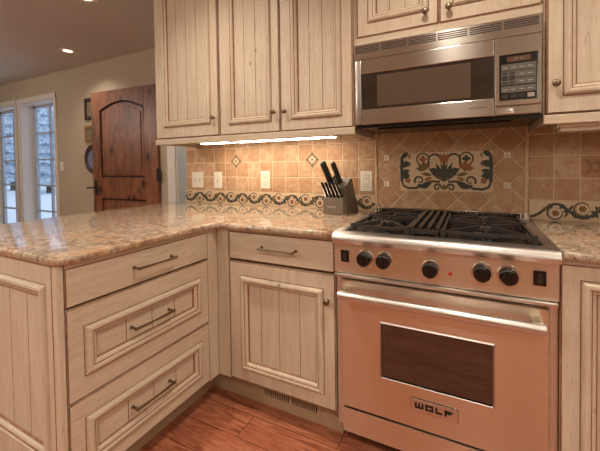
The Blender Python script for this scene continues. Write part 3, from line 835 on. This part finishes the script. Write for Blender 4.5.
mb = MB(); mb.fbox(MD, .612, .665, 1.388, 1.408, .003, .0045, M_STB, .004); mb.build('release_button', mw, smooth=40)

# ================================================================== RANGE
rg = thing('gas_range', 'stainless steel gas range with five black knobs and a windowed oven door', 'range', (.38, -.33, 0))
mb = MB(); mb.box(.000, .762, -.612, -.030, .10, .900, M_STV); mb.box(.02, .74, -.55, -.03, .012, .10, M_BLK); mb.build('body', rg)
for (x, y) in ((.06, -.5), (.70, -.5), (.06, -.08), (.70, -.08)):
    mb = MB(); mb.lathe((x, y, 0), (0, 0, 1), [(.022, 0), (.022, .012), (.012, .02), (.012, .10)], M_BLK, 12); mb.build('foot', rg, smooth=40)
# kick panel, door
KF = yfr(-.650)
mb = MB(); mb.fbox(KF, .036, .733, .105, .203, -.036, 0, M_STD, .002); mb.build('kick_panel', rg)
OD = yfr(-.652)
mb = MB()
a, b, c, d = .197, .576, .372, .580
mb.loops(OD, [(.034, .733, .211, .728, -.038, M_STD), (.034, .733, .211, .728, -.004, M_STD), (.037, .730, .214, .725, 0, M_STD), (a-.006, b+.006, c-.006, d+.006, 0, M_STD), (a-.002, b+.002, c-.002, d+.002, .004, M_STB), (a, b, c, d, .002, M_STB), (a, b, c, d, -.004, M_BLK)], None, M_STD)
od = mb.build('oven_door', rg)
mb = MB(); mb.fbox(OD, a-.0005, b+.0005, c-.0005, d+.0005, -.010, -.003, M_BGL); mb.build('window', od)
mb = MB(); hy = -.704; hz = .684
mb.tube([(.043, hy, hz), (.050, hy, hz), (.38, hy, hz), (.706, hy, hz), (.713, hy, hz)], .0172, M_STB, 24)
for u in (.062, .694):
    mb.fbox(OD, u-.016, u+.016, hz-.018, hz+.020, 0, .052, M_STD, .004)
mb.build('handle', od, smooth=40)
# logo plate with the block letters
mb = MB(); LU0, LU1, LV0, LV1 = .307, .468, .277, .326
mb.fbox(OD, LU0-.0015, LU1+.0015, LV0-.0015, LV1+.0015, 0, .0008, M_SLOT)
mb.fbox(OD, LU0, LU1, LV0, LV1, 0, .005, M_STB, .0015)
def B(u0, u1, v0, v1): mb.fbox(OD, u0, u1, v0, v1, .005, .0062, M_SLOT)
z0_, z1_ = .294, .3155; s = .0072
x = .322                                            # W
B(x, x+s, z0_, z1_); B(x+.012, x+.012+s, z0_, z1_); B(x+.024, x+.024+s, z0_, z1_); B(x, x+.024+s, z0_, z0_+s)
x = .358; B(x, x+s, z0_, z1_); B(x+.022, x+.022+s, z0_, z1_); B(x, x+.0275, z0_, z0_+s); B(x, x+.0275, z1_-s, z1_)   # O
x = .393; B(x, x+s, z0_, z1_); B(x, x+.024, z0_, z0_+s)                                                                # L
x = .424; B(x, x+s, z0_, z1_); B(x, x+.028, z1_-s, z1_); B(x, x+.022, z0_+.0085, z0_+.0085+s*.85)                      # F
lp = mb.build('logo_plate', od)
# trim strip between panel and door
mb = MB(); mb.fbox(yfr(-.655), .006, .755, .738, .750, -.05, 0, M_STB, .003); mb.build('drip_rail', rg, smooth=40)
# control panel
CP = yfr(-.640)
mb = MB(); mb.fbox(CP, .001, .760, .752, .872, -.04, 0, M_STD, .002); cpn = mb.build('control_panel', rg)
def rknob(u, v):
    mb = MB(); mb.lathe(CP.p(u, v, 0), CP.N, [(.0345, 0), (.0345, .006), (.032, .010), (.0285, .010)], M_CHR, 32)
    o = mb.build('knob', rg, smooth=35)
    mb = MB(); mb.lathe(CP.p(u, v, .008), CP.N, [(.0285, 0), (.0275, .016), (.026, .022), (.023, .025), (.012, .026)], M_BLK, 32)
    mb.fbox(CP, u-.006, u+.006, v-.024, v+.024, .030, .040, M_BLK, .003)
    mb.build('grip', o, smooth=35)
for (u, v) in ((.132, .820), (.208, .820), (.377, .809), (.543, .819), (.621, .819)): rknob(u, v)
for u in (.048, .708):
    mb = MB(); mb.fbox(CP, u-.0175, u+.0175, .797, .845, 0, .004, M_BLK, .0015); mb.fbox(CP, u-.008, u+.008, .806, .836, .004, .008, M_IRON, .002)
    mb.build('ignition_switch', rg)
mb = MB(); mb.lathe(CP.p(.444, .801, 0), CP.N, [(.0065, 0), (.0065, .003), (.004, .005)], M_RED, 14); mb.build('indicator_lamp', rg, smooth=40)
# bullnose and cook top
mb = MB()
prof = [(-.600, .872), (-.646, .872), (-.655, .874), (-.663, .888), (-.666, .892), (-.664, .903), (-.657, .911), (-.646, .916), (-.625, .9185), (-.610, .9185), (-.606, .914), (-.600, .905)]
k = len(prof); V = [(xx, y, z) for xx in (.0005, .7605) for (y, z) in prof]
mb.add(V, [(i, (i+1) % k, k+(i+1) % k, k+i) for i in range(k)]+[tuple(range(k)), tuple(range(2*k-1, k-1, -1))], M_STB)
mb.box(.0005, .036, -.606, -.010, .895, .9185, M_STB, .003); mb.box(.725, .7605, -.606, -.010, .895, .9185, M_STB, .003)
mb.build('bullnose', rg, smooth=35)
mb = MB(); mb.box(.034, .727, -.608, -.030, .896, .907, M_BLK); mb.build('cooktop', rg)
mb = MB(); mb.box(.001, .760, -.050, -.016, .880, .946, M_ST, .002)
for i in range(46): mb.box(.020+i*.0158, .020+i*.0158+.008, -.0512, -.0495, .922, .942, M_SLOT)
mb.build('island_trim', rg)
# burners + grates
def burner(x, y, r):
    mb = MB(); mb.lathe((x, y, .906), (0, 0, 1), [(r+.022, 0), (r+.022, .004), (r+.004, .008), (r, .018), (r-.004, .022), (r+.003, .024), (r+.003, .030), (r-.006, .034), (.01, .0345)], M_IRON, 26); mb.build('burner', rg, smooth=35)
BX = (.172, .560); BY = (-.455, -.190)
for x in BX:
    for y in BY: burner(x, y, .038)
def grate(x0, x1, y0, y1, cx_):
    mb = MB(); zt = .948; w = .010
    def bar(p, q, z=zt, h=.014): mb.bar((p[0], p[1], z-h/2), (q[0], q[1], z-h/2), w, h, M_IRON)
    for x in (x0, x1): bar((x, y0), (x, y1), zt-.008, .012)
    for y in (y0, y1): bar((x0, y), (x1, y), zt-.010, .010)
    ym = (y0+y1)/2; bar((x0, ym), (x1, ym), zt-.004, .018)
    for cy in BY:
        ya, yb = (y0, ym) if cy < ym else (ym, y1)
        tgt = [(x0, cy), (x1, cy), (cx_, ya), (cx_, yb), (x0, ya), (x1, ya), (x0, yb), (x1, yb)] if cy > ym else [(x0, ya), (x1, ya), (x0, yb), (x1, yb), (cx_, ya), (cx_, yb)]
        for (tx, ty) in tgt:
            d = Vector((tx-cx_, ty-cy)); n = d.normalized(); s0 = Vector((cx_, cy))+n*.030
            mb.bar((tx, ty, zt-.016), (s0.x, s0.y, zt-.006), w*.9, .013, M_IRON)
    for x in (x0, x1):
        for y in (y0, ym, y1): mb.box(x-.009, x+.009, y-.009, y+.009, .907, zt-.004, M_IRON, .002)
    mb.build('grate', rg)
grate(.062, .284, -.574, -.070, BX[0]); grate(.416, .704, -.574, -.070, BX[1])
mb = MB(); zt = .950
for x in (.303, .334, .365, .396): mb.bar((x, -.578, zt-.010), (x, -.070, zt-.010), .014, .018, M_IRON)
for y in (-.574, -.415, -.24, -.074): mb.bar((.300, y, zt-.020), (.399, y, zt-.020), .012, .016, M_IRON)
for x in (.306, .393):
    for y in (-.568, -.08): mb.box(x-.008, x+.008, y-.008, y+.008, .907, zt-.012, M_IRON, .002)
mb.build('grate', rg)

# ================================================================== KNIFE BLOCK
kb = thing('knife_block', 'dark stained wooden knife block standing on the granite by the tiles', 'knife block', (-.18, -.11, .914))
KX0, KX1 = -.252, -.124
SF = Fr((0, 0, 0), (0, 1, 0), (1, 0, 0))            # u=y, v=z, n=x
mb = MB()
mb.prism(SF, [(-.130, .914), (-.021, .914), (-.026, .932), (-.094, 1.106), (-.112, 1.115), (-.166, 1.062), (-.166, .95)], KX0, KX1, M_BLOCK)
mb.build('block', kb)
mb = MB(); mb.box(KX0, KX1, -.205, -.150, .914, 1.006, M_BLOCK, .003)
mb.fbox(yfr(-.205), KX0+.022, KX1-.045, .952, .960, 0, .0008, M_KEYL); mb.build('steak_tray', kb)
mb = MB()
HD = Vector((-.10, -.46, .88)).normalized()
def knife(base, L, w, t, label, group, blade=.11, bolster=True, steel_edge=False):
    b = Vector(base); tng = thing('knife', label, 'knife', b, group)
    d = HD; e = Vector((1, 0, 0)); e = (e-d*e.dot(d)).normalized(); q = d.cross(e)
    def section(s, ww, tt, off=0): 
        c = b+d*s+q*off
        return [c+e*tt/2*math.cos(a)+q*ww/2*math.sin(a) for a in [2*PI*j/10 for j in range(10)]]
    mb = MB(); rows = [(0, .86, 1, 0), (.1, 1.0, 1, 0), (.35, .92, 1, .02), (.6, .98, 1, .02), (.82, 1.1, .95, 0), (.95, 1.05, .85, -.03), (1, .6, .5, -.05)]
    V = []
    for (s, fw, ft, off) in rows: V += section(s*L, w*fw, t*ft, off*w)
    F = []
    for i in range(len(rows)-1):
        for j in range(10): F.append((i*10+j, i*10+(j+1) % 10, (i+1)*10+(j+1) % 10, (i+1)*10+j))
    F += [tuple(range(9, -1, -1)), tuple(range((len(rows)-1)*10, len(rows)*10))]
    mb.add(V, F, M_HAND); h = mb.build('handle', tng, smooth=50)
    for s in (.25, .55, .8): 
        mb = MB(); c = b+d*s*L; mb.lathe(c-e*(t/2+.0006), e, [(.0022, 0), (.0022, t+.0012)], M_CHR, 8); mb.build('rivet', h)
    if steel_edge:
        mb = MB(); mb.bar(b+d*.004-q*w*.5, b+d*(L*.93)-q*w*.5, t*.34, .003, M_CHR); mb.build('tang', h)
    if bolster:
        mb = MB(); V = section(-.008, w*.8, t*.8)+section(0, w*.9, t*1.02)
        mb.add(V, [(j, (j+1) % 10, 10+(j+1) % 10, 10+j) for j in range(10)]+[tuple(range(9, -1, -1)), tuple(range(10, 20))], M_CHR); mb.build('bolster', tng)
    mb = MB(); c0 = b-d*.006; c1 = b-d*blade
    P = [c0+q*w*.4+e*.0008, c0-q*w*.4+e*.0008, c0-q*w*.4-e*.0008, c0+q*w*.4-e*.0008, c1+q*w*.35+e*.0004, c1-q*w*.1+e*.0004, c1-q*w*.1-e*.0004, c1+q*w*.35-e*.0004]
    mb.add(P, [(0, 1, 2, 3), (7, 6, 5, 4), (0, 4, 5, 1), (1, 5, 6, 2), (2, 6, 7, 3), (3, 7, 4, 0)], M_CHR); mb.build('blade', tng)
names = ['leftmost', 'second from the left', 'middle', 'second from the right', 'rightmost']
for i in range(5):
    knife((-.240+i*.0235, -.180, 1.012), .092, .021, .0155, 'black steak knife in the front tray of the block, '+names[i]+' of five', 'steak knives in the block', .07, True, True)
knife((-.226, -.155, 1.076), .150, .046, .032, 'largest black handled knife at the upper left of the block', 'tall knives in the block', .10)
knife((-.178, -.138, 1.090), .130, .036, .028, 'slimmer black handled knife at the upper right of the block', 'tall knives in the block', .12)
t = thing('kitchen_shears', 'short dark shears handle showing between the tall knives in the block', 'shears', (-.2015, -.14, 1.08))
mb = MB(); b = Vector((-.2015, -.140, 1.076)); e = Vector((1, 0, 0))
for sg in (-1, 1):
    q = HD.cross(e); c = b+HD*.030+q*sg*.009
    mb.tube([c+HD*.022*math.cos(a)+q*.010*math.sin(a) for a in [2*PI*j/16 for j in range(17)]], .004, M_BLK, 8)
mb.build('handle', t, smooth=60)
mb = MB(); mb.bar(b+HD*.012, b-HD*.07, .012, .003, M_CHR); mb.build('blade', t)

# the block stands slightly turned: turn it with everything in it
PV = Vector((-.188, -.205, 0)); RM = Matrix.Rotation(math.radians(-9), 3, 'Z')
for o in [x for x in COL.objects if x.parent is None and x.name.split('.')[0] in ('knife_block', 'knife', 'kitchen_shears')]:
    o.location = PV+RM@(Vector(o.location)-PV); o.rotation_euler = (0, 0, math.radians(-9))
# ================================================================== LIGHTS
def can(x, y, label, power, r=.075, lens=M_LAMP):
    t = thing('recessed_light', label, 'light', (x, y, CZ), 'recessed ceiling lights')
    mb = MB(); seg = 28
    mb.lathe((x, y, CZ-.006), (0, 0, 1), [(r+.02, 0), (r+.02, .006)], M_TRIM, seg)
    mb.build('trim_ring', t, smooth=40)
    mb = MB(); mb.lathe((x, y, CZ-.010), (0, 0, 1), [(r*.75, 0), (r*.8, .004)], lens, seg); mb.build('lens', t)
    L = bpy.data.lights.new('lamp', 'SPOT'); L.energy = power; L.color = (1, .88, .74); L.spot_size = math.radians(135); L.spot_blend = .9; L.shadow_soft_size = .06
    lo = bpy.data.objects.new('lamp', L); COL.objects.link(lo); lo.parent = t; lo.location = (0, 0, -.03)
PW = 38
can(-3.66, .28, 'small recessed ceiling light near the far wall', 20, r=.06, lens=M_LAMPD)
can(-2.22, -.33, 'recessed ceiling light glowing at the top edge above the peninsula', 30)
for (x, y, l) in ((-.80, -.95, 'recessed ceiling light in front of the left wall cabinets'), (.38, -.98, 'recessed ceiling light in front of the microwave'), (1.5, -.95, 'recessed ceiling light in front of the right wall cabinet'),
                  (-1.0, -2.6, 'recessed ceiling light behind the peninsula end'), (.5, -2.7, 'recessed ceiling light over the middle of the kitchen floor'), (1.9, -2.6, 'recessed ceiling light at the right of the kitchen'),
                  (-3.6, -2.4, 'recessed ceiling light over the far room')):
    can(x, y, l, PW if y > -1.5 else 64)
# unseen globes added out of view to fill the rooms with soft light
M_FILL = emis('fill_globe', (1, .93, .83, 1), 19)
for (x, y, l) in ((1.95, -3.6, 'unseen globe added as fill light at the right behind the viewer'), (-1.9, -2.6, 'unseen globe added as fill light between the peninsula and the far room'), (-5.2, -1.6, 'unseen globe added as fill light over the far room by the windows')):
    t = thing('fill_pendant', l, 'light', (x, y, CZ), 'added fill globes')
    mb = MB(); mb.lathe((x, y, CZ-.02), (0, 0, 1), [(.05, 0), (.06, .02)], M_BRZ, 20); mb.tube([(x, y, CZ-.02), (x, y, 2.26)], .006, M_BRZ, 8); mb.build('stem', t, smooth=40)
    mb = MB(); mb.lathe((x, y, 2.08), (0, 0, 1), [(.18*math.sin(PI*k/16)+.002, -.18*math.cos(PI*k/16)) for k in range(17)], M_FILL, 28); mb.build('globe', t, smooth=60)
# pantry light
L = bpy.data.lights.new('pantry_lamp', 'POINT'); L.energy = 14; L.color = (.9, .95, 1); L.shadow_soft_size = .1
lo = bpy.data.objects.new('pantry_lamp', L); COL.objects.link(lo); lo.location = (-2.0, 1.5, 2.3)

# sky
w = bpy.data.worlds.new('sky'); scene.world = w; w.use_nodes = True
bg = w.node_tree.nodes['Background']; bg.inputs['Color'].default_value = (.62, .78, 1, 1); bg.inputs['Strength'].default_value = .8

# ================================================================== CAMERA
yaw, pitch, roll = .4402, -.0234, -.0131
F = Vector((-math.sin(yaw)*math.cos(pitch), math.cos(yaw)*math.cos(pitch), math.sin(pitch)))
R = Vector((math.cos(yaw), math.sin(yaw), 0)); Uv = R.cross(F)
R2 = R*math.cos(roll)+Uv*math.sin(roll); U2 = -R*math.sin(roll)+Uv*math.cos(roll)
cd = bpy.data.cameras.new('camera'); cam = bpy.data.objects.new('camera', cd); COL.objects.link(cam)
M = Matrix((R2, U2, -F)).transposed().to_4x4(); M.translation = Vector((.5115, -1.8533, 1.189)); cam.matrix_world = M
cd.sensor_width = 36; cd.lens = 321.4545/600*36
cd.shift_x = (300-319.864)/600; cd.shift_y = (172.871-225.5)/600; cd.clip_start = .02; cd.clip_end = 200
scene.camera = cam
vs = scene.view_settings; vs.view_transform = 'Standard'; vs.look = 'None'; vs.gamma = 1; vs.exposure = 0.64; vs.use_curve_mapping = False
